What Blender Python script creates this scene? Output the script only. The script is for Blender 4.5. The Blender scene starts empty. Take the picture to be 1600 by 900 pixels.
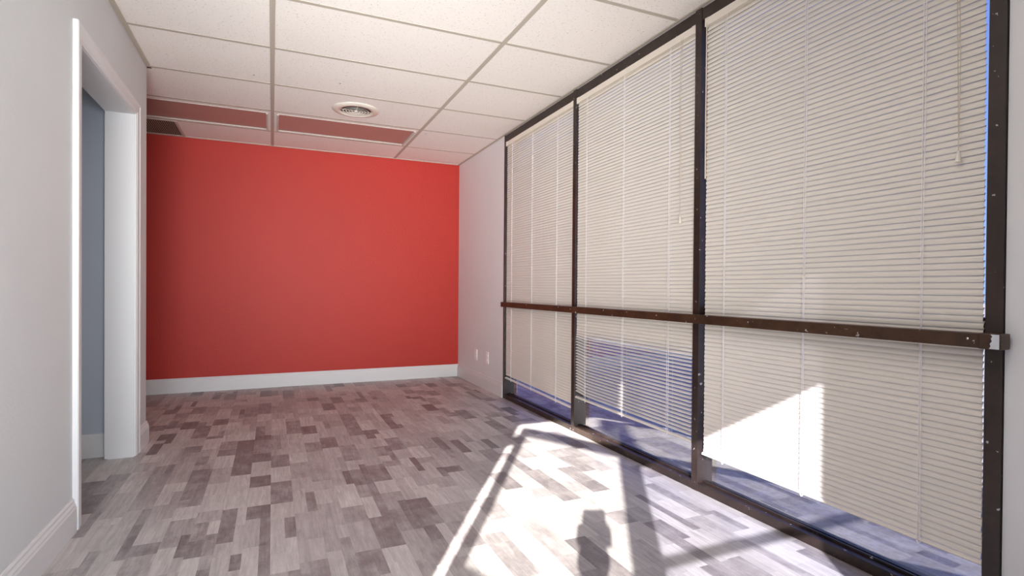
import bpy, bmesh, math, random
from mathutils import Vector, Matrix
random.seed(7)
scene = bpy.context.scene
COL = scene.collection

# ------------------------------------------------------------------ camera
F_PX, CX, CY = 831.45, 781.70, 457.57
YAW, PITCH, ROLL, EYE = 0.4047, -0.0079, 0.0073, 1.0032
cam_data = bpy.data.cameras.new('camera')
cam = bpy.data.objects.new('camera', cam_data)
COL.objects.link(cam)
cam_data.sensor_width = 36.0
cam_data.lens = F_PX * 36.0 / 1600.0
cam_data.shift_x = (800.0 - CX) / 1600.0
cam_data.shift_y = (CY - 450.0) / 1600.0
cam_data.clip_start = 0.02
fwd0 = Vector((math.sin(YAW), math.cos(YAW), 0))
right0 = Vector((math.cos(YAW), -math.sin(YAW), 0))
up0 = Vector((0, 0, 1))
fwd = fwd0 * math.cos(PITCH) + up0 * math.sin(PITCH)
up1 = up0 * math.cos(PITCH) - fwd0 * math.sin(PITCH)
rgt = right0 * math.cos(ROLL) + up1 * math.sin(ROLL)
upv = up1 * math.cos(ROLL) - right0 * math.sin(ROLL)
m = Matrix((rgt, upv, -fwd)).transposed().to_4x4()
m.translation = Vector((0, 0, EYE))
cam.matrix_world = m
scene.camera = cam

# ------------------------------------------------------------------ view, world, sun, large lights
scene.view_settings.view_transform = 'Standard'
scene.view_settings.look = 'None'
scene.view_settings.gamma = 1.0
scene.view_settings.use_curve_mapping = False
scene.view_settings.exposure = 0.27
scene.cycles.max_bounces = 12
scene.cycles.diffuse_bounces = 6
scene.cycles.transparent_max_bounces = 24
scene.cycles.sample_clamp_indirect = 8.0
scene.cycles.caustics_reflective = False

SKY_STRENGTH = 1.35
world = bpy.data.worlds.new('sky')
scene.world = world
world.use_nodes = True
nt = world.node_tree
nt.nodes.clear()
wo = nt.nodes.new('ShaderNodeOutputWorld')
bg = nt.nodes.new('ShaderNodeBackground')
tc = nt.nodes.new('ShaderNodeTexCoord')
sp = nt.nodes.new('ShaderNodeSeparateXYZ')
rp = nt.nodes.new('ShaderNodeValToRGB')
rp.color_ramp.elements[0].position = 0.0
rp.color_ramp.elements[0].color = (0.38, 0.58, 1.0, 1)
rp.color_ramp.elements[1].position = 0.55
rp.color_ramp.elements[1].color = (0.07, 0.17, 0.75, 1)
nt.links.new(tc.outputs['Generated'], sp.inputs[0])
nt.links.new(sp.outputs['Z'], rp.inputs[0])
nt.links.new(rp.outputs[0], bg.inputs[0])
bg.inputs[1].default_value = SKY_STRENGTH
nt.links.new(bg.outputs[0], wo.inputs[0])

TAN_EL = 0.43
SUN_DIR = Vector((0.552, 0.834, -TAN_EL)).normalized()
sun_data = bpy.data.lights.new('sun', 'SUN')
sun_data.energy = 33.0
sun_data.angle = math.radians(0.45)
sun_data.color = (1.0, 0.95, 0.88)
sun = bpy.data.objects.new('sun', sun_data)
COL.objects.link(sun)
sun.rotation_euler = SUN_DIR.to_track_quat('-Z', 'Y').to_euler()
sun.location = (-4, -6, 4)

def area(name, loc, direction, sx, sy, power, color, spread=180):
    d = bpy.data.lights.new(name, 'AREA')
    d.shape = 'RECTANGLE'
    d.size, d.size_y, d.energy, d.color = sx, sy, power, color
    d.spread = math.radians(spread)
    o = bpy.data.objects.new(name, d)
    COL.objects.link(o)
    o.location = loc
    o.rotation_euler = Vector(direction).to_track_quat('-Z', 'Z').to_euler()
    return o
area('front_glazing_daylight', (-0.12, -0.40, 1.05), (0, 1, 0.05), 1.6, 1.9, 25.0, (0.92, 0.96, 1.0), 80)  # fill lamp added just inside the front glazing to brighten the room
area('sunlit_pavement_daylight', (-0.12, -0.38, 1.0), (0.32, 1, 0.27), 1.6, 1.8, 36.0, (1.0, 0.97, 0.94), 62)  # second added fill lamp, aimed up to brighten the far ceiling and blinds

# ------------------------------------------------------------------ dimensions of the room
T = 0.6096
H = 2.412
XW, XL = 1.9586, -0.745
YB, YF = 5.788, -0.46
GX, GY = -0.005, 3.4232
GLASS_X = 1.998

# ------------------------------------------------------------------ helpers
def mat(name):
    mt = bpy.data.materials.new(name)
    mt.use_nodes = True
    n = mt.node_tree.nodes
    b = n['Principled BSDF']
    return mt, n, mt.node_tree.links, b

def srgb(r, g, b):
    f = lambda c: (c / 255) / 12.92 if c / 255 <= 0.04045 else ((c / 255 + 0.055) / 1.055) ** 2.4
    return (f(r), f(g), f(b), 1)

def simple(name, col, rough=0.5, metal=0.0, bump=0.0, bscale=200.0, var=0.0):
    mt, n, l, b = mat(name)
    b.inputs['Roughness'].default_value = rough
    b.inputs['Metallic'].default_value = metal
    b.inputs['Base Color'].default_value = col
    tcn = n.new('ShaderNodeTexCoord')
    if bump > 0:
        no = n.new('ShaderNodeTexNoise')
        no.inputs['Scale'].default_value = bscale
        no.inputs['Detail'].default_value = 3
        l.new(tcn.outputs['Object'], no.inputs['Vector'])
        bp = n.new('ShaderNodeBump')
        bp.inputs['Strength'].default_value = bump
        bp.inputs['Distance'].default_value = 0.002
        l.new(no.outputs[0], bp.inputs['Height'])
        l.new(bp.outputs[0], b.inputs['Normal'])
    if var > 0:
        n2 = n.new('ShaderNodeTexNoise')
        n2.inputs['Scale'].default_value = 3.0
        n2.inputs['Detail'].default_value = 5
        l.new(tcn.outputs['Object'], n2.inputs['Vector'])
        mr = n.new('ShaderNodeMapRange')
        mr.inputs[1].default_value = 0.3
        mr.inputs[2].default_value = 0.7
        mr.inputs[3].default_value = 1 - var
        mr.inputs[4].default_value = 1 + var
        l.new(n2.outputs[0], mr.inputs[0])
        mx = n.new('ShaderNodeMix')
        mx.data_type = 'RGBA'
        mx.blend_type = 'MULTIPLY'
        mx.inputs[0].default_value = 1
        mx.inputs[6].default_value = col
        l.new(mr.outputs[0], mx.inputs[7])
        l.new(mx.outputs[2], b.inputs['Base Color'])
    return mt

def box(bm, lo, hi):
    x0, y0, z0 = lo
    x1, y1, z1 = hi
    x0, x1 = min(x0, x1), max(x0, x1)
    y0, y1 = min(y0, y1), max(y0, y1)
    z0, z1 = min(z0, z1), max(z0, z1)
    v = [bm.verts.new(p) for p in ((x0, y0, z0), (x1, y0, z0), (x1, y1, z0), (x0, y1, z0),
                                   (x0, y0, z1), (x1, y0, z1), (x1, y1, z1), (x0, y1, z1))]
    for f in ((3, 2, 1, 0), (4, 5, 6, 7), (0, 1, 5, 4), (1, 2, 6, 5), (2, 3, 7, 6), (3, 0, 4, 7)):
        bm.faces.new([v[i] for i in f])

def obj(name, bm, material, parent=None, bevel=0.0, smooth=False, origin=None):
    me = bpy.data.meshes.new(name)
    bmesh.ops.recalc_face_normals(bm, faces=bm.faces)
    if origin is not None:
        bmesh.ops.translate(bm, verts=bm.verts, vec=-Vector(origin))
    bm.to_mesh(me)
    bm.free()
    me.materials.append(material)
    if smooth:
        for p in me.polygons:
            p.use_smooth = True
    o = bpy.data.objects.new(name, me)
    COL.objects.link(o)
    if origin is not None:
        o.location = origin
    if parent is not None:
        o.parent = parent
        if origin is None:
            o.location = -Vector(parent.location)
        else:
            o.location = Vector(origin) - Vector(parent.location)
    if bevel > 0:
        md = o.modifiers.new('bevel', 'BEVEL')
        md.width = bevel
        md.segments = 2
        md.limit_method = 'ANGLE'
    return o

def boxes(name, lst, material, parent=None, bevel=0.0, **k):
    bm = bmesh.new()
    for lo, hi in lst:
        box(bm, lo, hi)
    return obj(name, bm, material, parent, bevel, **k)

def empty(name, loc):
    o = bpy.data.objects.new(name, None)
    o.empty_display_size = 0.1
    COL.objects.link(o)
    o.location = loc
    return o

def tag(o, label, cat, group=None):
    o['label'] = label
    o['category'] = cat
    if group:
        o['group'] = group
    return o

def structure(o):
    o['kind'] = 'structure'
    return o

def extrude_profile(bm, prof, path, closed=False):
    """prof: (offset from wall, height) points; path: list of (point, outward normal) on the floor plan"""
    rings = []
    for (p, nrm) in path:
        rings.append([bm.verts.new((p[0] + nrm[0] * a, p[1] + nrm[1] * a, z)) for a, z in prof])
    for r0, r1 in zip(rings[:-1], rings[1:]):
        for i in range(len(prof) - 1):
            bm.faces.new((r0[i], r0[i + 1], r1[i + 1], r1[i]))
    bm.faces.new(rings[0])
    bm.faces.new(list(reversed(rings[-1])))

def tube(bm, pts, r, seg=8):
    rings = []
    for i, p in enumerate(pts):
        p = Vector(p)
        d = (Vector(pts[min(i + 1, len(pts) - 1)]) - Vector(pts[max(i - 1, 0)])).normalized()
        a = d.orthogonal().normalized() if abs(d.z) < 0.9 else Vector((1, 0, 0))
        a = (a - d * a.dot(d)).normalized()
        b = d.cross(a)
        rr = r[i] if isinstance(r, (list, tuple)) else r
        rings.append([bm.verts.new(p + (a * math.cos(t) + b * math.sin(t)) * rr)
                      for t in [2 * math.pi * k / seg for k in range(seg)]])
    for r0, r1 in zip(rings[:-1], rings[1:]):
        for k in range(seg):
            bm.faces.new((r0[k], r0[(k + 1) % seg], r1[(k + 1) % seg], r1[k]))
    bm.faces.new(list(reversed(rings[0])))
    bm.faces.new(rings[-1])

def lathe(bm, prof, c, seg=48, axis='z'):
    rings = []
    for r, z in prof:
        rings.append([bm.verts.new((c[0] + r * math.cos(2 * math.pi * k / seg), c[1] + r * math.sin(2 * math.pi * k / seg), c[2] + z))
                      for k in range(seg)])
    n = len(rings)
    for i in range(n):
        r0, r1 = rings[i], rings[(i + 1) % n]
        for k in range(seg):
            bm.faces.new((r0[k], r0[(k + 1) % seg], r1[(k + 1) % seg], r1[k]))

# ------------------------------------------------------------------ materials
def wall_material(name, col, bump=0.35):
    mt, n, l, b = mat(name)
    b.inputs['Roughness'].default_value = 0.6
    tcn = n.new('ShaderNodeTexCoord')
    no = n.new('ShaderNodeTexNoise')
    no.inputs['Scale'].default_value = 70
    no.inputs['Detail'].default_value = 4
    no.inputs['Roughness'].default_value = 0.6
    l.new(tcn.outputs['Object'], no.inputs['Vector'])
    bp = n.new('ShaderNodeBump')
    bp.inputs['Strength'].default_value = bump
    bp.inputs['Distance'].default_value = 0.004
    l.new(no.outputs[0], bp.inputs['Height'])
    l.new(bp.outputs[0], b.inputs['Normal'])
    n2 = n.new('ShaderNodeTexNoise')
    n2.inputs['Scale'].default_value = 1.3
    n2.inputs['Detail'].default_value = 3
    l.new(tcn.outputs['Object'], n2.inputs['Vector'])
    mr = n.new('ShaderNodeMapRange')
    mr.inputs[1].default_value = 0.3
    mr.inputs[2].default_value = 0.7
    mr.inputs[3].default_value = 0.97
    mr.inputs[4].default_value = 1.03
    l.new(n2.outputs[0], mr.inputs[0])
    mx = n.new('ShaderNodeMix')
    mx.data_type = 'RGBA'
    mx.blend_type = 'MULTIPLY'
    mx.inputs[0].default_value = 1
    mx.inputs[6].default_value = col
    l.new(mr.outputs[0], mx.inputs[7])
    l.new(mx.outputs[2], b.inputs['Base Color'])
    return mt

M_WALL = wall_material('grey_white_paint', (0.62, 0.64, 0.65, 1))
M_WALL_R = wall_material('pale_grey_paint', (0.72, 0.72, 0.73, 1), 0.15)
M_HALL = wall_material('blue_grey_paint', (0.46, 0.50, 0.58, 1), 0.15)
M_RED = wall_material('red_paint', (0.43, 0.022, 0.012, 1), 0.5)
M_TRIM = simple('white_gloss_trim', (0.68, 0.68, 0.685, 1), 0.5)
M_PLASTER = simple('exterior_plaster', (0.45, 0.43, 0.40, 1), 0.8, bump=0.3, bscale=60)
M_LENS = simple('troffer_lens', (0.30, 0.24, 0.22, 1), 0.28)
M_LENS.node_tree.nodes['Principled BSDF'].inputs['Metallic'].default_value = 0.35
M_LENS.node_tree.nodes['Principled BSDF'].inputs['Base Color'].default_value = (0.44, 0.37, 0.32, 1)
M_ENAMEL = simple('white_enamel', (0.60, 0.55, 0.50, 1), 0.6)
M_GRIDBAR = simple('beige_grid_metal', (0.47, 0.43, 0.36, 1), 0.6)
M_VENT = simple('cream_vent_enamel', (0.74, 0.70, 0.62, 1), 0.35)
M_DARK = simple('dark_cavity', (0.02, 0.018, 0.016, 1), 0.9)  # near-black colour stands in for shade inside duct, grille and pinholes
M_CORD = simple('white_cord', (0.82, 0.80, 0.80, 1), 0.7)
M_WAND = simple('beige_plastic_wand', (0.55, 0.47, 0.36, 1), 0.3)
M_BLACK = simple('black_plastic', (0.02, 0.02, 0.02, 1), 0.4)
M_OUTLET = simple('white_plastic', (0.85, 0.82, 0.82, 1), 0.3)
M_CHROME = simple('bare_chrome', (0.75, 0.77, 0.80, 1), 0.15, 1.0)

def slat_material():
    mt, n, l, b = mat('ivory_slat')
    col = (0.81, 0.765, 0.685, 1)
    b.inputs['Base Color'].default_value = col
    b.inputs['Roughness'].default_value = 0.42
    tr = n.new('ShaderNodeBsdfTranslucent')
    tr.inputs[0].default_value = (0.62, 0.55, 0.45, 1)
    mx = n.new('ShaderNodeMixShader')
    mx.inputs[0].default_value = 0.12
    l.new(b.outputs[0], mx.inputs[1])
    l.new(tr.outputs[0], mx.inputs[2])
    l.new(mx.outputs[0], n['Material Output'].inputs[0])
    return mt
M_SLAT = slat_material()
M_RAILIVORY = simple('ivory_enamel', (0.76, 0.71, 0.62, 1), 0.35)

def ceiling_material():
    mt, n, l, b = mat('mineral_fibre_tile')
    b.inputs['Roughness'].default_value = 0.9
    tcn = n.new('ShaderNodeTexCoord')
    mp = n.new('ShaderNodeMapping')
    mp.inputs['Scale'].default_value = (75, 115, 75)
    l.new(tcn.outputs['Object'], mp.inputs[0])
    no = n.new('ShaderNodeTexNoise')
    no.inputs['Scale'].default_value = 1.0
    no.inputs['Detail'].default_value = 4
    no.inputs['Roughness'].default_value = 0.7
    l.new(mp.outputs[0], no.inputs['Vector'])
    cr = n.new('ShaderNodeValToRGB')
    cr.color_ramp.elements[0].position = 0.32
    cr.color_ramp.elements[0].color = (0.40, 0.37, 0.33, 1)
    cr.color_ramp.elements[1].position = 0.40
    cr.color_ramp.elements[1].color = (0.87, 0.835, 0.785, 1)
    l.new(no.outputs[0], cr.inputs[0])
    l.new(cr.outputs[0], b.inputs['Base Color'])
    bp = n.new('ShaderNodeBump')
    bp.inputs['Strength'].default_value = 0.4
    bp.inputs['Distance'].default_value = 0.003
    l.new(no.outputs[0], bp.inputs['Height'])
    l.new(bp.outputs[0], b.inputs['Normal'])
    return mt
M_CEIL = ceiling_material()

def bronze_material(name='bronze_metal', base=(0.019, 0.012, 0.010, 1), fleck=0.69):
    mt, n, l, b = mat(name)
    b.inputs['Roughness'].default_value = 0.42
    b.inputs['Metallic'].default_value = 0.15
    tcn = n.new('ShaderNodeTexCoord')
    n1 = n.new('ShaderNodeTexNoise')
    n1.inputs['Scale'].default_value = 9
    n1.inputs['Detail'].default_value = 8
    n1.inputs['Roughness'].default_value = 0.7
    l.new(tcn.outputs['Object'], n1.inputs['Vector'])
    c1 = n.new('ShaderNodeValToRGB')
    c1.color_ramp.elements[0].position = 0.35
    c1.color_ramp.elements[0].color = base
    c1.color_ramp.elements[1].position = 0.75
    c1.color_ramp.elements[1].color = (base[0] * 2.6, base[1] * 2.6, base[2] * 2.4, 1)
    l.new(n1.outputs[0], c1.inputs[0])
    n2 = n.new('ShaderNodeTexNoise')
    n2.inputs['Scale'].default_value = 42
    n2.inputs['Detail'].default_value = 5
    l.new(tcn.outputs['Object'], n2.inputs['Vector'])
    c2 = n.new('ShaderNodeValToRGB')
    c2.color_ramp.interpolation = 'LINEAR'
    c2.color_ramp.elements[0].position = fleck
    c2.color_ramp.elements[0].color = (0, 0, 0, 1)
    c2.color_ramp.elements[1].position = fleck + 0.02
    c2.color_ramp.elements[1].color = (1, 1, 1, 1)
    l.new(n2.outputs[0], c2.inputs[0])
    mx = n.new('ShaderNodeMix')
    mx.data_type = 'RGBA'
    l.new(c2.outputs[0], mx.inputs[0])
    l.new(c1.outputs[0], mx.inputs[6])
    mx.inputs[7].default_value = (0.45, 0.42, 0.42, 1)
    l.new(mx.outputs[2], b.inputs['Base Color'])
    return mt
M_BRONZE = bronze_material()
M_BRONZE_RAIL = bronze_material('worn_bronze_rail', (0.034, 0.016, 0.008, 1), 0.685)

def glass_material(name, tint=(0.93, 0.95, 0.97, 1), dust=0.009, refl=1.0):
    mt, n, l, b = mat(name)
    n.remove(b)
    out = n['Material Output']
    tr = n.new('ShaderNodeBsdfTransparent')
    tr.inputs[0].default_value = tint
    gl = n.new('ShaderNodeBsdfGlossy')
    gl.inputs['Roughness'].default_value = 0.0
    gl.inputs[0].default_value = (1, 1, 1, 1)
    fr = n.new('ShaderNodeFresnel')
    fr.inputs[0].default_value = 1.5
    mu = n.new('ShaderNodeMapRange')
    mu.inputs[3].default_value = 0.36 * refl
    mu.inputs[4].default_value = 1.0
    mu.inputs[1].default_value = 0.04
    l.new(fr.outputs[0], mu.inputs[0])
    mx = n.new('ShaderNodeMixShader')
    geo = n.new('ShaderNodeNewGeometry')
    inv = n.new('ShaderNodeMath')
    inv.operation = 'SUBTRACT'
    inv.inputs[0].default_value = 1.0
    l.new(geo.outputs['Backfacing'], inv.inputs[1])
    m3 = n.new('ShaderNodeMath')
    m3.operation = 'MULTIPLY'
    l.new(mu.outputs[0], m3.inputs[0])
    l.new(inv.outputs[0], m3.inputs[1])
    l.new(m3.outputs[0], mx.inputs[0])
    l.new(tr.outputs[0], mx.inputs[1])
    l.new(gl.outputs[0], mx.inputs[2])
    df = n.new('ShaderNodeBsdfDiffuse')
    df.inputs[0].default_value = (0.8, 0.8, 0.8, 1)
    tcn = n.new('ShaderNodeTexCoord')
    no = n.new('ShaderNodeTexNoise')
    no.inputs['Scale'].default_value = 5
    no.inputs['Detail'].default_value = 6
    l.new(tcn.outputs['Object'], no.inputs['Vector'])
    mr = n.new('ShaderNodeMapRange')
    mr.inputs[1].default_value = 0.3
    mr.inputs[2].default_value = 0.75
    mr.inputs[3].default_value = dust * 0.4
    mr.inputs[4].default_value = dust * 2.0
    l.new(no.outputs[0], mr.inputs[0])
    m2 = n.new('ShaderNodeMixShader')
    l.new(mr.outputs[0], m2.inputs[0])
    l.new(mx.outputs[0], m2.inputs[1])
    l.new(df.outputs[0], m2.inputs[2])
    l.new(m2.outputs[0], out.inputs[0])
    return mt
M_GLASS = glass_material('window_glass')
M_DOORGLASS = glass_material('door_glass', (0.93, 0.93, 0.92, 1), 0.01, 1.0)
M_SIDEGLASS = glass_material('sidelight_glass', (0.70, 0.71, 0.78, 1), 0.01, 1.0)
M_SUN_DIM = glass_material('tinted_film', (0.045, 0.045, 0.05, 1), 0.005, 1.0)  # nearly opaque tint for the added sheet that weakens the sun

def floor_material():
    mt, n, l, b = mat('grey_patchwork_laminate')
    tcn = n.new('ShaderNodeTexCoord')
    sx = n.new('ShaderNodeSeparateXYZ')
    l.new(tcn.outputs['Object'], sx.inputs[0])

    def math_(op, a, bb=None, c=None):
        nd = n.new('ShaderNodeMath')
        nd.operation = op
        for i, v in enumerate((a, bb, c)):
            if v is None:
                continue
            if isinstance(v, (int, float)):
                nd.inputs[i].default_value = v
            else:
                l.new(v, nd.inputs[i])
        return nd.outputs[0]

    def comb(a, bb, c=0.0):
        nd = n.new('ShaderNodeCombineXYZ')
        for i, v in enumerate((a, bb, c)):
            if isinstance(v, (int, float)):
                nd.inputs[i].default_value = v
            else:
                l.new(v, nd.inputs[i])
        return nd.outputs[0]

    def white(vec):
        nd = n.new('ShaderNodeTexWhiteNoise')
        nd.noise_dimensions = '3D'
        l.new(vec, nd.inputs['Vector'])
        return nd.outputs['Value']
    W = 0.098
    x, y = sx.outputs['X'], sx.outputs['Y']
    row = math_('FLOOR', math_('DIVIDE', math_('ADD', x, 10.0), W))
    r1 = white(comb(row, 3.0))
    # board lengths differ from row to row
    L = math_('ADD', 0.30, math_('MULTIPLY', white(comb(row, 9.0)), 0.26))
    ys = math_('ADD', y, math_('MULTIPLY', r1, 3.0))
    board = math_('FLOOR', math_('DIVIDE', ys, L))
    fy = math_('FRACT', math_('DIVIDE', ys, L))
    fx = math_('FRACT', math_('DIVIDE', math_('ADD', x, 10.0), W))
    hsh = white(comb(row, board, 5.0))
    # some boards are printed as two narrow strips, some are cut across
    half = math_('MULTIPLY', math_('GREATER_THAN', hsh, 0.66), math_('GREATER_THAN', fx, math_('ADD', 0.35, math_('MULTIPLY', hsh, 0.3))))
    cutpos = math_('ADD', 0.25, math_('MULTIPLY', white(comb(row, board, math_('ADD', half, 11.0))), 0.55))
    cut = math_('GREATER_THAN', fy, cutpos)
    cid = math_('ADD', math_('MULTIPLY', half, 2.0), cut)
    cell = comb(row, board, cid)
    v = white(cell)
    vec2 = n.new('ShaderNodeVectorMath')
    vec2.operation = 'ADD'
    l.new(cell, vec2.inputs[0])
    vec2.inputs[1].default_value = (31, 17, 7)
    v2 = white(vec2.outputs[0])
    # grain
    gv = comb(math_('ADD', math_('MULTIPLY', x, 34.0), math_('MULTIPLY', v2, 50.0)), math_('ADD', math_('MULTIPLY', y, 2.6), math_('MULTIPLY', v, 40.0)), v2)
    g1 = n.new('ShaderNodeTexNoise')
    g1.inputs['Scale'].default_value = 1.6
    g1.inputs['Detail'].default_value = 9
    g1.inputs['Roughness'].default_value = 0.68
    g1.inputs['Distortion'].default_value = 0.9
    l.new(gv, g1.inputs['Vector'])
    gv2 = comb(math_('MULTIPLY', x, 9.0), math_('MULTIPLY', y, 6.0), math_('MULTIPLY', v, 30.0))
    g2 = n.new('ShaderNodeTexNoise')
    g2.inputs['Scale'].default_value = 1.5
    g2.inputs['Detail'].default_value = 8
    g2.inputs['Roughness'].default_value = 0.7
    l.new(gv2, g2.inputs['Vector'])
    cr = n.new('ShaderNodeValToRGB')
    e = cr.color_ramp.elements
    e[0].position = 0.0
    e[0].color = (0.19, 0.17, 0.175, 1)
    e[1].position = 1.0
    e[1].color = (0.60, 0.58, 0.565, 1)
    for p, c in ((0.12, (0.27, 0.245, 0.25, 1)), (0.3, (0.385, 0.36, 0.36, 1)), (0.6, (0.475, 0.45, 0.445, 1)), (0.82, (0.535, 0.51, 0.50, 1))):
        q = e.new(p)
        q.color = c
    k = math_('ADD', math_('MULTIPLY', v, 0.86), math_('MULTIPLY', math_('SUBTRACT', g2.outputs[0], 0.5), 0.75))
    l.new(k, cr.inputs[0])
    gm = n.new('ShaderNodeMapRange')
    gm.inputs[1].default_value = 0.32
    gm.inputs[2].default_value = 0.68
    gm.inputs[3].default_value = 0.74
    gm.inputs[4].default_value = 1.14
    l.new(g1.outputs[0], gm.inputs[0])
    mx = n.new('ShaderNodeMix')
    mx.data_type = 'RGBA'
    mx.blend_type = 'MULTIPLY'
    mx.inputs[0].default_value = 1
    l.new(cr.outputs[0], mx.inputs[6])
    l.new(gm.outputs[0], mx.inputs[7])
    l.new(mx.outputs[2], b.inputs['Base Color'])
    rr = n.new('ShaderNodeMapRange')
    rr.inputs[3].default_value = 0.34
    rr.inputs[4].default_value = 0.52
    l.new(g2.outputs[0], rr.inputs[0])
    l.new(rr.outputs[0], b.inputs['Roughness'])
    bp = n.new('ShaderNodeBump')
    bp.inputs['Strength'].default_value = 0.12
    bp.inputs['Distance'].default_value = 0.001
    l.new(g1.outputs[0], bp.inputs['Height'])
    l.new(bp.outputs[0], b.inputs['Normal'])
    return mt
M_FLOOR = floor_material()

def ground_material():
    mt, n, l, b = mat('outdoor_gravel')
    b.inputs['Roughness'].default_value = 0.9
    tcn = n.new('ShaderNodeTexCoord')
    no = n.new('ShaderNodeTexNoise')
    no.inputs['Scale'].default_value = 9
    no.inputs['Detail'].default_value = 8
    no.inputs['Roughness'].default_value = 0.75
    l.new(tcn.outputs['Object'], no.inputs['Vector'])
    cr = n.new('ShaderNodeValToRGB')
    cr.color_ramp.elements[0].position = 0.36
    cr.color_ramp.elements[0].color = (0.09, 0.09, 0.11, 1)
    cr.color_ramp.elements[1].position = 0.64
    cr.color_ramp.elements[1].color = (0.40, 0.39, 0.40, 1)
    l.new(no.outputs[0], cr.inputs[0])
    l.new(cr.outputs[0], b.inputs['Base Color'])
    return mt
M_GROUND = ground_material()

# ------------------------------------------------------------------ the room shell
structure(boxes('floor', [((-2.6, YF, -0.08), (2.02, YB + 0.02, 0.0))], M_FLOOR))
structure(boxes('wall_back', [((-2.75, YB, 0), (2.10, YB + 0.12, H + 0.03))], M_RED))

# left wall: near length, lintel, far stub, the return at its near end
OY0, OY1, OZ = 2.745, 3.705, 2.005
WT = 0.13
structure(boxes('wall_left', [
    ((XL - WT, 0.70, 0), (XL, OY0, H + 0.03)),
    ((XL - WT, OY0, OZ + 0.012), (XL, OY1, H + 0.03)),
    ((XL - WT, OY1, 0), (XL, 3.80, H + 0.03)),
], M_WALL))
structure(boxes('wall_partition', [((-2.6, 3.80, 0), (XL, 4.035, H + 0.03))], M_WALL))
structure(boxes('wall_return', [((-2.6, 0.60, 0), (XL, 0.70, H + 0.03))], M_WALL))
structure(boxes('wall_hall', [((-2.6, 3.785, 0), (XL - WT - 0.001, 3.80, H + 0.02))], M_HALL))
structure(boxes('wall_outer', [((-2.75, YF - 0.12, -0.08), (-2.6, YB + 0.12, H + 0.03))], M_PLASTER))

# right wall: beyond the windows, and the near length
structure(boxes('wall_right', [
    ((XW, 4.478, 0), (2.10, YB, H + 0.03)),
    ((XW, YF, 0), (2.10, 0.843, H + 0.03)),
    ((XW, 0.843, 2.402), (2.10, 4.478, H + 0.03)),
    ((2.03, 0.843, -0.08), (2.10, 4.478, 0.0)),
], M_WALL_R))

# front wall behind the camera, open for the glass door and its side light
DX0, DX1, SX0, SX1, HEAD = -1.045, -0.138, -0.057, 0.727, 2.117
structure(boxes('wall_front', [
    ((-2.6, YF - 0.12, 0), (DX0, YF, H + 0.03)),
    ((SX1, YF - 0.12, 0), (2.10, YF, H + 0.03)),
    ((DX0, YF - 0.12, HEAD), (SX1, YF, H + 0.03)),
], M_WALL))
fr = structure(boxes('door_2', [
    ((DX1, YF - 0.08, 0), (SX0, YF - 0.02, HEAD)),
    ((SX0, YF - 0.07, 1.050), (SX1, YF - 0.03, 1.072)),
    ((SX0, YF - 0.08, 0), (SX1, YF - 0.02, 0.06)),
], M_BRONZE))
boxes('side_pane', [((SX0, YF - 0.052, 0.06), (SX1, YF - 0.048, 1.050)), ((SX0, YF - 0.052, 1.072), (SX1, YF - 0.048, HEAD))], M_SIDEGLASS, fr)
bm = bmesh.new()
vs = [bm.verts.new(p) for p in ((SX0, YF - 0.045, 1.515), (SX1, YF - 0.045, 1.630), (SX1, YF - 0.045, HEAD), (SX0, YF - 0.045, HEAD))]
bm.faces.new(vs)
obj('window_film', bm, M_SUN_DIM, fr)  # unseen sheet added to dim the sun on the nearest blind

# the glass door leaf swung outwards
leaf = structure(empty('door_3', (-0.88, YF, 0)))
LU = Vector((0.4527, -0.8917, 0))
LN = Vector((0.8917, 0.4527, 0))
def leaf_box(bm, s0, s1, z0, z1, t=0.02):
    c = []
    for z in (z0, z1):
        for s, q in ((s0, -t), (s1, -t), (s1, t), (s0, t)):
            p = Vector((-0.88, YF, 0)) + LU * s + LN * q
            c.append(bm.verts.new((p.x, p.y, z)))
    for f in ((3, 2, 1, 0), (4, 5, 6, 7), (0, 1, 5, 4), (1, 2, 6, 5), (2, 3, 7, 6), (3, 0, 4, 7)):
        bm.faces.new([c[i] for i in f])
bm = bmesh.new()
leaf_box(bm, -0.042, 0.016, 0.02, 2.005, 0.008)
leaf_box(bm, 0.715, 0.80, 0.02, 2.005)
leaf_box(bm, 0.0, 0.715, 1.926, 2.005)
leaf_box(bm, 0.0, 0.715, 1.085, 1.172)
leaf_box(bm, 0.0, 0.715, 0.02, 0.22)
obj('leaf_frame', bm, M_BRONZE, leaf)
bm = bmesh.new()
leaf_box(bm, 0.0, 0.715, 0.22, 1.085, 0.002)
leaf_box(bm, 0.0, 0.715, 1.172, 1.926, 0.002)
obj('glass_pane', bm, M_DOORGLASS, leaf)
bm = bmesh.new()
leaf_box(bm, 0.665, 0.74, 0.86, 1.19, 0.035)
obj('pull_handle', bm, M_BRONZE, leaf, bevel=0.02)
boxes('closer_arm', [((DX0, YF - 0.03, 1.845), (-0.88, YF - 0.005, 1.925))], M_BRONZE, leaf)
bm = bmesh.new()
for yy in (YF - 0.004, YF - 0.014):
    bm.faces.new([bm.verts.new((a, yy, b)) for a, b in ((-0.70, 2.055), (-0.305, 1.845), (-0.137, 1.80), (-0.137, HEAD - 0.002), (-0.70, HEAD - 0.002))])
obj('closer_plate', bm, M_BRONZE, leaf)  # unseen slanted plate added to cut sunlight through the top of the doorway

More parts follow.
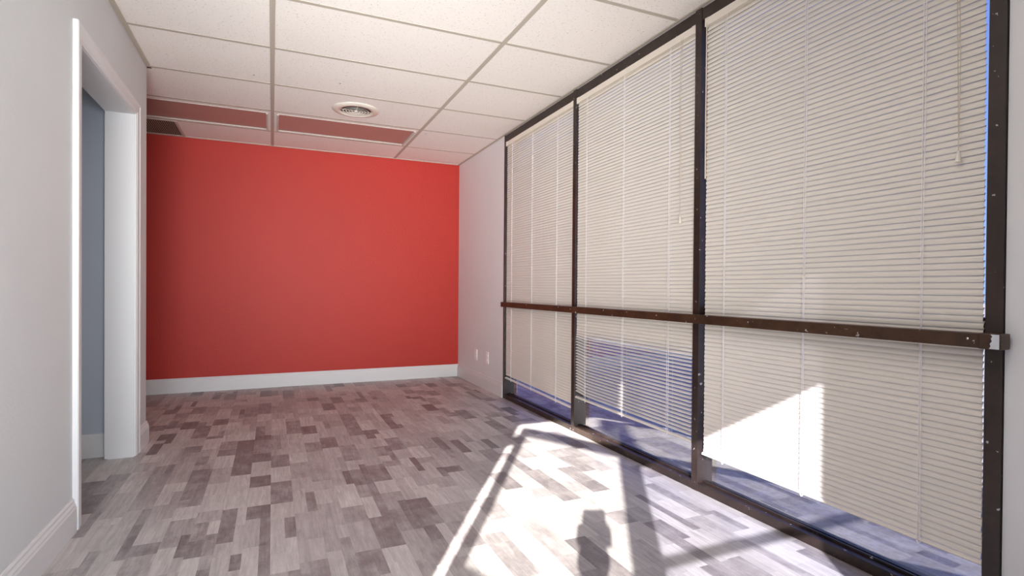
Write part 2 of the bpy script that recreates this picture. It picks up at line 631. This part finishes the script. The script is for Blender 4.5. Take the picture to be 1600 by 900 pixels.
# roof above the ceiling
structure(boxes('roof', [((-2.9, -0.7, H + 0.30), (2.35, YB + 0.3, H + 0.55)),
                         ((-2.75, YF - 0.12, H + 0.03), (-2.6, YB + 0.12, H + 0.30)),
                         ((1.96, YF - 0.12, H + 0.03), (2.10, YB + 0.12, H + 0.30)),
                         ((-2.6, YF - 0.12, H + 0.03), (1.96, YF, H + 0.30)),
                         ((-2.6, YB, H + 0.03), (1.96, YB + 0.12, H + 0.30))], M_PLASTER))

# outdoor ground and kerb
bm = bmesh.new()
box(bm, (2.10, -30, -0.30), (60, 60, -0.06))
structure(obj('ground', bm, M_GROUND))
structure(boxes('ground_front', [((-30, -30, -0.30), (2.10, YF - 0.12, -0.06))], M_GROUND))

PINHOLES = [(-0.117, 3.91, 0.005), (0.424, 3.83, 0.005), (1.21, 3.638, 0.005), (1.281, 4.748, 0.005)]
# ------------------------------------------------------------------ ceiling with recesses for the two troffers
TROF = [(-1.190, -0.038, 4.708, 5.222), (0.030, 1.182, 4.708, 5.222)]
LITX = [(-1.190, -0.038), (0.030, 1.182)]
LITY = (0.98, 0.98 + 0.0)
rects = []
xs = sorted({-2.6, XW, TROF[0][0], TROF[0][1], TROF[1][0], TROF[1][1]})
ys = sorted({YF, YB, 4.708, 5.222})
for i in range(len(xs) - 1):
    for j in range(len(ys) - 1):
        cx_, cy_ = (xs[i] + xs[i + 1]) / 2, (ys[j] + ys[j + 1]) / 2
        if any(a < cx_ < b_ and c < cy_ < d for a, b_, c, d in TROF):
            continue
        rects.append(((xs[i], ys[j], H), (xs[i + 1], ys[j + 1], H + 0.02)))
ceil = structure(boxes('ceiling', rects, M_CEIL))
bars = []
for k in range(-7, 4):
    yy = GY + k * T
    bars.append(((-2.6, yy - 0.012, H - 0.0015), (XW, yy + 0.012, H + 0.002)))
for k in (-2, -1, 0, 1):
    xx = GX + k * 2 * T
    bars.append(((xx - 0.0135, YF, H - 0.003), (xx + 0.0135, YB, H + 0.002)))
boxes('grid_bar', bars, M_GRIDBAR, ceil)
boxes('wall_angle', [((XW - 0.020, YF, H - 0.006), (XW, YB, H + 0.002)),
                     ((-1.9, YB - 0.014, H - 0.006), (XW, YB, H + 0.002)),
                     ((XL, 0.7, H - 0.006), (XL + 0.024, 4.055, H + 0.002)),
                     ((-2.6, 4.035, H - 0.006), (XL + 0.024, 4.055, H + 0.002))], M_GRIDBAR, ceil)

for hx, hy, hr in PINHOLES:
    bm = bmesh.new()
    lathe(bm, [(0.0002, -0.0012), (hr, -0.0012), (hr, 0.001), (0.0002, 0.001)], (hx, hy, H), 12)
    obj('pinhole', bm, M_DARK, ceil)

# ------------------------------------------------------------------ baseboards
BP = [(0, 0), (0.0155, 0), (0.0155, 0.098), (0.0125, 0.106), (0.0125, 0.112), (0.0075, 0.122), (0.0075, 0.131), (0.004, 0.137), (0, 0.137)]
def baseboard(name, path):
    bm = bmesh.new()
    extrude_profile(bm, BP, path)
    return structure(obj(name, bm, M_TRIM))
baseboard('baseboard_back', [((-2.6, YB), (0, -1)), ((XW, YB), (0, -1))])
baseboard('baseboard_right', [((XW, YB - 0.0155), (-1, 0)), ((XW, 4.487), (-1, 0))])
baseboard('baseboard_left', [((XL, 0.7), (1, 0)), ((XL, 2.665), (1, 0))])
baseboard('baseboard_corner', [((XL, 3.79), (1, 0)), ((XL, 4.035), (1, 1)), ((-2.6, 4.035), (0, 1))])
baseboard('baseboard_hall', [((-2.6, 3.785), (0, -1)), ((XL - WT - 0.012, 3.785), (0, -1))])

# ------------------------------------------------------------------ cased opening in the left wall
door = structure(boxes('door_1', [
    ((XL - WT - 0.012, OY1 - 0.001, 0.004), (XL + 0.003, OY1 + 0.02, OZ + 0.02)),
    ((XL - WT - 0.012, OY0 - 0.02, 0.004), (XL + 0.003, OY0 + 0.001, OZ + 0.02)),
    ((XL - WT - 0.012, OY0 - 0.02, OZ), (XL + 0.003, OY1 + 0.02, OZ + 0.02)),
], M_TRIM, bevel=0.001))
bm = bmesh.new()
CP = [(0.004, 0.0), (0.004, 0.009), (0.008, 0.011), (0.014, 0.011), (0.018, 0.014), (0.056, 0.0165), (0.062, 0.020), (0.074, 0.020), (0.078, 0.017), (0.078, 0.0)]
rings = []
for (yy, sy, zz_, sz) in ((OY0, -1, 0.004, 0), (OY0, -1, OZ, 1), (OY1, 1, OZ, 1), (OY1, 1, 0.004, 0)):
    rings.append([bm.verts.new((XL + t, yy + sy * a, zz_ + sz * a)) for a, t in CP])
for r0, r1 in zip(rings[:-1], rings[1:]):
    for i in range(len(CP) - 1):
        bm.faces.new((r0[i], r0[i + 1], r1[i + 1], r1[i]))
bm.faces.new(rings[0])
bm.faces.new(list(reversed(rings[-1])))
obj('casing', bm, M_TRIM, door)
boxes('casing', [((XL - WT - 0.016, OY1 + 0.021, 0.004), (XL - WT - 0.001, OY1 + 0.07, OZ + 0.07)),
                 ((XL - WT - 0.016, OY0 - 0.07, 0.004), (XL - WT - 0.001, OY0 - 0.021, OZ + 0.07)),
                 ((XL - WT - 0.016, OY0 - 0.021, OZ + 0.021), (XL - WT - 0.001, OY1 + 0.021, OZ + 0.07))], M_TRIM, door, bevel=0.002)

# ------------------------------------------------------------------ window frames
FX = 1.949
ZT0, ZT1 = 2.338, 2.402
MULL = [(0.845, 0.887), (2.042, 2.084), (3.222, 3.264), (4.447, 4.478)]
def window(n, y0, y1, near, far):
    """y0..y1 clear opening; near / far are the upright bars that belong to it"""
    w = structure(empty('window_%d' % n, (FX, (y0 + y1) / 2, 0)))
    bars = []
    for a, b_ in (near, far):
        if a is None:
            continue
        bars.append(((FX, a, 0.0), (2.075, b_, ZT1)))
    if bars:
        boxes('upright', bars, M_BRONZE, w, bevel=0.0015)
    boxes('head', [((FX + 0.003, y0, ZT0), (2.075, y1, ZT1 - 0.003))], M_BRONZE, w, bevel=0.0015)
    boxes('sill', [((FX + 0.001, y0, 0.001), (2.075, y1, 0.040)),
                   ((1.985, y0, 0.040), (1.993, y1, 0.050)),
                   ((2.004, y0, 0.040), (2.012, y1, 0.050))], M_BRONZE, w, bevel=0.001)
    boxes('crossbar', [((1.990, y0, 0.862), (2.06, y1, 0.925))], M_BRONZE, w, bevel=0.0015)
    boxes('pane', [((GLASS_X, y0, 0.040), (GLASS_X + 0.005, y1, 0.862)), ((GLASS_X, y0, 0.925), (GLASS_X + 0.005, y1, ZT0))], M_GLASS, w)
    return w
window(1, 3.264, 4.447, MULL[2], MULL[3])
window(2, 2.084, 3.222, MULL[1], (None, None))
window(3, 0.887, 2.042, MULL[0], (None, None))

# ------------------------------------------------------------------ guard rail across the windows
rail = tag(empty('guard_rail', (1.92, 2.62, 0.861)), 'worn dark bronze metal guard rail running across all three windows', 'rail')
boxes('bar', [((1.899, 0.878, 0.8395), (1.944, 4.426, 0.8825))], M_BRONZE_RAIL, rail, bevel=0.002)
eb = boxes('end_bracket', [((1.8975, 0.826, 0.838), (1.9485, 0.880, 0.884))], M_BRONZE_RAIL, rail, bevel=0.003)
# bare metal showing where the paint has chipped off the end
bm = bmesh.new()
zz = [0.8400, 0.8475, 0.855, 0.862, 0.870, 0.876, 0.882]
off = [0.853, 0.849, 0.851, 0.846, 0.8485, 0.845, 0.850]
lf = [bm.verts.new((1.8969, o_, z)) for o_, z in zip(off, zz)]
rt = [bm.verts.new((1.8969, 0.829, z)) for z in zz]
for i in range(len(zz) - 1):
    bm.faces.new((lf[i], lf[i + 1], rt[i + 1], rt[i]))
o = obj('bare_metal_patch', bm, M_CHROME, eb)
o.location = (0, 0, 0)
sol = o.modifiers.new('s', 'SOLIDIFY')
sol.thickness = 0.0008
for y in (0.905, 1.70, 2.30, 3.20):
    bm = bmesh.new()
    bmesh.ops.create_uvsphere(bm, u_segments=10, v_segments=6, radius=0.0035)
    bmesh.ops.scale(bm, vec=(0.4, 1, 1), verts=bm.verts)
    bmesh.ops.translate(bm, vec=(1.8985, y, 0.8655), verts=bm.verts)
    obj('screw', bm, M_CHROME, rail, smooth=True)
for y in (2.063, 3.243, 4.43):
    boxes('standoff', [((1.944, y - 0.015, 0.848), (1.9495, y + 0.015, 0.874))], M_BRONZE_RAIL, rail)

# ------------------------------------------------------------------ blinds
BX = 1.9655
PITCH_S = 0.0203
def slat_mesh(bm, y0, y1, zc, ang, dz=0.0, droop=0.0, nseg=1):
    """closed curved strip; ang = tilt, room side edge down"""
    wid, thick, crown = 0.0258, 0.0005, 0.0040
    n = 6
    prof = []
    for side in (0, 1):
        rng = range(n + 1) if side == 0 else range(n, -1, -1)
        for i in rng:
            s = i / n * 2 - 1
            u = s * wid / 2
            v = crown * (1 - s * s) - (thick if side else 0)
            # u > 0 towards the outside
            X = u * math.cos(ang) - v * math.sin(ang)
            Z = u * math.sin(ang) + v * math.cos(ang)
            prof.append((X, Z))
    rings = []
    for k in range(nseg + 1):
        t = k / nseg
        y = y0 + (y1 - y0) * t
        zz_ = zc + dz * t + droop * (max(0, t - 0.86) / 0.14) ** 1.5
        rings.append([bm.verts.new((BX + px, y, zz_ + pz)) for px, pz in prof])
    for r0, r1 in zip(rings[:-1], rings[1:]):
        m_ = len(prof)
        for i in range(m_):
            bm.faces.new((r0[i], r0[(i + 1) % m_], r1[(i + 1) % m_], r1[i]))
    for r_ in (rings[0], rings[-1]):
        m_ = len(r_)
        h_ = m_ // 2
        for i in range(h_ - 1):
            bm.faces.new((r_[i], r_[i + 1], r_[m_ - 2 - i], r_[m_ - 1 - i]))

def blind(label, y0, y1, z_near, z_far, cords, wand, pulls, opened=None, group='venetian blinds in the windows', skew=0.0):
    b = tag(empty('venetian_blind', (BX, (y0 + y1) / 2, ZT0)), label, 'blind', group)
    # head rail: open U channel with its end caps
    hz0, hz1 = 2.297, 2.336
    boxes('head_rail', [((1.9515, y0 - 0.006, hz0), (1.9530, y1 + 0.006, hz1)),
                        ((1.9800, y0 - 0.006, hz0), (1.9815, y1 + 0.006, hz1)),
                        ((1.9515, y0 - 0.006, hz0), (1.9815, y1 + 0.006, hz0 + 0.0015))], M_RAILIVORY, b, bevel=0.0004)
    for yy in (y0 - 0.008, y1 - 0.016):
        boxes('mounting_bracket', [((1.9495, yy, hz0 - 0.001), (1.9515, yy + 0.024, hz1 + 0.001)),
                                   ((1.9495, yy, hz1 - 0.0005), (1.9815, yy + 0.024, hz1 + 0.0012))], M_RAILIVORY, b)
    bm = bmesh.new()
    zb = (z_near + z_far) / 2
    top = hz0 - 0.012
    ztot = top - (zb + 0.024)
    ns = int(ztot / PITCH_S)
    for i in range(ns + 1):
        z = top - i * PITCH_S
        ang = math.radians(70)
        droop = 0.0
        nseg = 1
        f = (top - z) / (top - zb)
        dz = (z_far - z_near) * f ** 3
        if opened:
            zo1, zo0 = opened
            if z < zo1:
                t = min(1, (zo1 - z) / (zo1 - zo0))
                ang = math.radians(70 - 54 * t)
                droop = 0.014 * t
                nseg = 10
        jit = random.uniform(-0.0012, 0.0012)
        kz = random.uniform(-0.0003, 0.0003)
        slat_mesh(bm, y0 + jit + skew * (1 - f), y1 + jit, z - dz / 2 + kz, ang + random.uniform(-0.02, 0.02), dz, droop, nseg)
    obj('slats', bm, M_SLAT, b, smooth=False)
    # bottom rail
    bm = bmesh.new()
    for (ya, za), (yb, zb_) in [((y0 - 0.004, z_near), (y1 + 0.004, z_far))]:
        pr = [(-0.013, 0.0), (-0.011, 0.0075), (-0.004, 0.0105), (0.004, 0.0105), (0.011, 0.0075), (0.013, 0.0), (0.011, -0.003), (-0.011, -0.003)]
        r0 = [bm.verts.new((BX + a, ya, za + c)) for a, c in pr]
        r1 = [bm.verts.new((BX + a, yb, zb_ + c)) for a, c in pr]
        for i in range(8):
            bm.faces.new((r0[i], r0[(i + 1) % 8], r1[(i + 1) % 8], r1[i]))
        bm.faces.new(list(reversed(r0)))
        bm.faces.new(r1)
    obj('bottom_rail', bm, M_RAILIVORY, b)
    for yc in cords:
        t = (yc - y0) / (y1 - y0)
        zc = z_near + (z_far - z_near) * t
        bm = bmesh.new()
        for xo, yo in ((-0.0145, -0.004), (0.0145, -0.004), (-0.0145, 0.004)):
            if not opened:
                pts = [(BX + xo, yc + yo, hz0), (BX + xo + random.uniform(-.001, .001), yc + yo, 1.6),
                       (BX + xo, yc + yo + random.uniform(-.003, .003), 0.9), (BX + xo, yc + yo, zc + 0.006)]
            else:
                pts = [(BX + xo, yc + yo, hz0), (BX + xo, yc + yo * 1.2, 1.2), (BX + xo, yc + yo * 1.6, 0.65), (BX + xo, yc + yo * 1.4, zc + 0.006)]
            tube(bm, pts, 0.0011, 6)
        # knot beneath the rail
        for q in range(2):
            ring = [(BX - 0.014 + 0.002 * math.cos(a) , yc + 0.008 * math.cos(a), zc + 0.001 + 0.011 * math.sin(a)) for a in [2 * math.pi * k / 12 for k in range(12)]]
            tube(bm, ring if q == 0 else [(p[0], p[1] * 1.0, zc + (p[2] - zc) * 0.5) for p in ring], 0.0012, 5)
        obj('ladder_cord', bm, M_CORD, b)
    if wand:
        wy, wz = wand
        bm = bmesh.new()
        tube(bm, [(1.9475, wy, 2.308), (1.9445, wy, 2.300), (1.9445, wy, 2.285)], 0.0014, 6)
        tube(bm, [(1.9445, wy, 2.288), (1.944, wy + 0.001, 1.9), (1.944, wy, wz)], [0.0034, 0.0034, 0.0038], 6)
        obj('tilt_wand', bm, M_WAND, b)
    if pulls:
        py, pz = pulls
        bm = bmesh.new()
        tube(bm, [(1.948, py + 0.006, 2.31), (1.946, py + 0.010, 2.0), (1.946, py + 0.004, 1.7), (1.946, py, pz + 0.03)], 0.0010, 6)
        tube(bm, [(1.948, py - 0.006, 2.31), (1.945, py + 0.002, 2.0), (1.945, py - 0.003, 1.7), (1.945, py, pz + 0.03)], 0.0010, 6)
        pc = obj('pull_cord', bm, M_WAND, b)
        bm = bmesh.new()
        tube(bm, [(1.945, py, pz + 0.034), (1.945, py, pz + 0.026), (1.945, py, pz)], [0.003, 0.0045, 0.0085], 12)
        t_ = obj('tassel', bm, M_RAILIVORY, pc)
        t_.location = (0, 0, 0)
    return b
blind('closed ivory slatted blind in the farthest, narrowest looking window next to the pale wall', 3.277, 4.436, 0.158, 0.188,
      (3.49, 3.905, 4.305), None, None)
blind('ivory slatted blind in the middle window, its lowest slats tilted open', 2.094, 3.212, 0.232, 0.246,
      (2.268, 2.672, 3.085), None, (2.178, 1.35), opened=(0.735, 0.64))
blind('closed ivory slatted blind in the nearest, largest window, partly in sunlight', 0.893, 2.014, 0.187, 0.193,
      (1.057, 1.478, 1.885), (2.003, 1.548), (0.958, 1.405), skew=0.010)

# ------------------------------------------------------------------ outlets on the right wall
def outlet(label, y, z):
    o = tag(boxes('wall_outlet', [((XW - 0.006, y - 0.036, z - 0.058), (XW, y + 0.036, z + 0.058))], M_OUTLET, bevel=0.003, origin=(XW, y, z)), label, 'outlet', 'wall outlets by the window')
    for dz in (-0.02, 0.02):
        b_ = boxes('socket', [((XW - 0.0085, y - 0.016, z + dz - 0.014), (XW - 0.005, y + 0.016, z + dz + 0.014))], M_OUTLET, bevel=0.004)
        b_.parent = o
        b_.location = (-XW, -y, -z)
outlet('white wall outlet plate on the pale wall, the one nearer the red wall', 5.20, 0.312)
outlet('white wall outlet plate on the pale wall, the one nearer the window', 4.885, 0.318)

# ------------------------------------------------------------------ ceiling fittings
def troffer(label, x0, x1, y0, y1):
    t = tag(empty('ceiling_light', ((x0 + x1) / 2, (y0 + y1) / 2, H)), label, 'ceiling light', 'unlit recessed ceiling lights')
    w = 0.015
    boxes('door_frame', [((x0, y0, H - 0.003), (x1, y0 + w, H + 0.012)), ((x0, y1 - w, H - 0.003), (x1, y1, H + 0.012)),
                         ((x0, y0 + w, H - 0.008), (x0 + w, y1 - w, H + 0.012)), ((x1 - w, y0 + w, H - 0.008), (x1, y1 - w, H + 0.012))], M_ENAMEL, t, bevel=0.002)
    boxes('lens', [((x0 + w, y0 + w, H + 0.004), (x1 - w, y1 - w, H + 0.009))], M_LENS, t)
    boxes('housing', [((x0, y0, H + 0.012), (x1, y1, H + 0.10))], M_ENAMEL, t)
troffer('unlit recessed ceiling light with smooth lens, left of the middle ceiling bar', *TROF[0])
troffer('unlit recessed ceiling light with smooth lens, behind the round vent', *TROF[1])

vx, vy = 0.604, 4.345
vent = tag(empty('ceiling_vent', (vx, vy, H)), 'round cream ceiling air vent with concentric rings', 'vent')
bm = bmesh.new()
lathe(bm, [(0.118, -0.012), (0.140, -0.014), (0.176, -0.005), (0.182, 0.0), (0.118, 0.0)], (vx, vy, H), 64)
obj('flange', bm, M_VENT, vent, smooth=True)
for i, r in enumerate((0.102, 0.080, 0.058, 0.036)):
    bm = bmesh.new()
    lathe(bm, [(r, -0.0155), (r + 0.0006, -0.0145), (r - 0.0105, -0.0105), (r - 0.011, -0.0115)], (vx, vy, H), 64)
    obj('ring', bm, M_VENT, vent, smooth=True)
bm = bmesh.new()
lathe(bm, [(0.0005, -0.017), (0.014, -0.016), (0.012, -0.008), (0.0005, -0.007)], (vx, vy, H), 32)
obj('hub', bm, M_VENT, vent, smooth=True)
bm = bmesh.new()
lathe(bm, [(0.0005, -0.0015), (0.119, -0.0015), (0.119, -0.0005), (0.0005, -0.0005)], (vx, vy, H), 48)
obj('duct_mouth', bm, M_DARK, vent)  # flat dark disc painted as the shade up in the duct
for a in (0, 1):
    l_ = 0.115
    boxes('spoke', [((vx - l_ if a == 0 else vx - 0.002, vy - 0.002 if a == 0 else vy - l_, H - 0.009),
                     (vx + l_ if a == 0 else vx + 0.002, vy + 0.002 if a == 0 else vy + l_, H - 0.006))], M_VENT, vent)

gx0, gx1, gy0, gy1 = -1.210, -0.752, 5.265, 5.772
gr = tag(empty('return_air_grille', ((gx0 + gx1) / 2, (gy0 + gy1) / 2, H)), 'dark slatted return air grille in the ceiling corner above the red wall', 'grille')
w = 0.022
boxes('frame', [((gx0, gy0, H - 0.006), (gx1, gy0 + w, H)), ((gx0, gy1 - w, H - 0.006), (gx1, gy1, H)),
                ((gx0, gy0 + w, H - 0.006), (gx0 + w, gy1 - w, H)), ((gx1 - w, gy0 + w, H - 0.006), (gx1, gy1 - w, H))], M_ENAMEL, gr, bevel=0.001)
boxes('backing', [((gx0 + w, gy0 + w, H - 0.0012), (gx1 - w, gy1 - w, H - 0.0004))], M_DARK, gr)
M_LOUVRE = simple('dusty_louvre', (0.38, 0.33, 0.25, 1), 0.6)
lst = []
nx = 26
for i in range(nx):
    xx = gx0 + w + (i + 0.5) * (gx1 - gx0 - 2 * w) / nx
    lst.append(((xx - 0.0028, gy0 + w, H - 0.0045), (xx + 0.0028, gy1 - w, H - 0.0012)))
boxes('louvres', lst, M_LOUVRE, gr)

# two glowing ceiling panels added out of view to brighten the room
M_FILL_GLOW, n_, l_, b_ = mat('lit_lens')
b_.inputs['Emission Color'].default_value = (1.0, 0.93, 0.84, 1)
b_.inputs['Emission Strength'].default_value = 3.4
for i, (x0, x1) in enumerate(((-1.19, -0.038), (0.030, 1.182))):
    y0, y1 = 0.40, 0.96
    t = tag(empty('ceiling_light', ((x0 + x1) / 2, (y0 + y1) / 2, H)),
            'lit ceiling light panel near the glass door, ' + ('left' if i == 0 else 'right') + ' of the middle ceiling bar', 'ceiling light', 'lit ceiling lights by the door')
    boxes('lens', [((x0 + 0.02, y0 + 0.02, H - 0.006), (x1 - 0.02, y1 - 0.02, H - 0.002))], M_FILL_GLOW, t)
    boxes('door_frame', [((x0, y0, H - 0.008), (x1, y0 + 0.02, H)), ((x0, y1 - 0.02, H - 0.008), (x1, y1, H)),
                         ((x0, y0, H - 0.008), (x0 + 0.02, y1, H)), ((x1 - 0.02, y0, H - 0.008), (x1, y1, H))], M_ENAMEL, t)

# ------------------------------------------------------------------ the photographer's camera on its tripod (casts the shadow on the floor)
def rot_box(bm, c, hx, hy, z0, z1, ang):
    ca, sa = math.cos(ang), math.sin(ang)
    v = []
    for z in (z0, z1):
        for a, b2 in ((-hx, -hy), (hx, -hy), (hx, hy), (-hx, hy)):
            v.append(bm.verts.new((c[0] + a * ca - b2 * sa, c[1] + a * sa + b2 * ca, z)))
    for f in ((3, 2, 1, 0), (4, 5, 6, 7), (0, 1, 5, 4), (1, 2, 6, 5), (2, 3, 7, 6), (3, 0, 4, 7)):
        bm.faces.new([v[i] for i in f])
TC = Vector((-0.055, -0.075))
tp = tag(empty('camera_tripod', (TC.x, TC.y, 0)), 'black camera tripod standing by the open glass door', 'tripod')
bm = bmesh.new()
tube(bm, [(TC.x, TC.y, 0.60), (TC.x, TC.y, 0.90)], 0.016, 12)
obj('centre_column', bm, M_BLACK, tp)
bm = bmesh.new()
tube(bm, [(TC.x, TC.y, 0.84), (TC.x, TC.y, 0.87), (TC.x, TC.y, 0.90), (TC.x, TC.y, 0.935), (TC.x, TC.y, 0.945)], [0.035, 0.058, 0.062, 0.050, 0.045], 16)
obj('ball_head', bm, M_BLACK, tp)
for k in range(3):
    a = math.radians(200 + 120 * k)
    bm = bmesh.new()
    tube(bm, [(TC.x + 0.03 * math.cos(a), TC.y + 0.03 * math.sin(a), 0.74), (TC.x + 0.2 * math.cos(a), TC.y + 0.2 * math.sin(a), 0.01)], [0.015, 0.010], 10)
    obj('leg', bm, M_BLACK, tp)
cb = tag(empty('photo_camera', (TC.x, TC.y, 0.946)), 'black photo camera mounted on the tripod', 'camera')
bm = bmesh.new()
rot_box(bm, TC, 0.068, 0.030, 0.947, 1.022, -YAW)
obj('body', bm, M_BLACK, cb, bevel=0.01)
bm = bmesh.new()
rot_box(bm, TC, 0.048, 0.028, 1.022, 1.085, -YAW)
obj('flash_unit', bm, M_BLACK, cb, bevel=0.003)
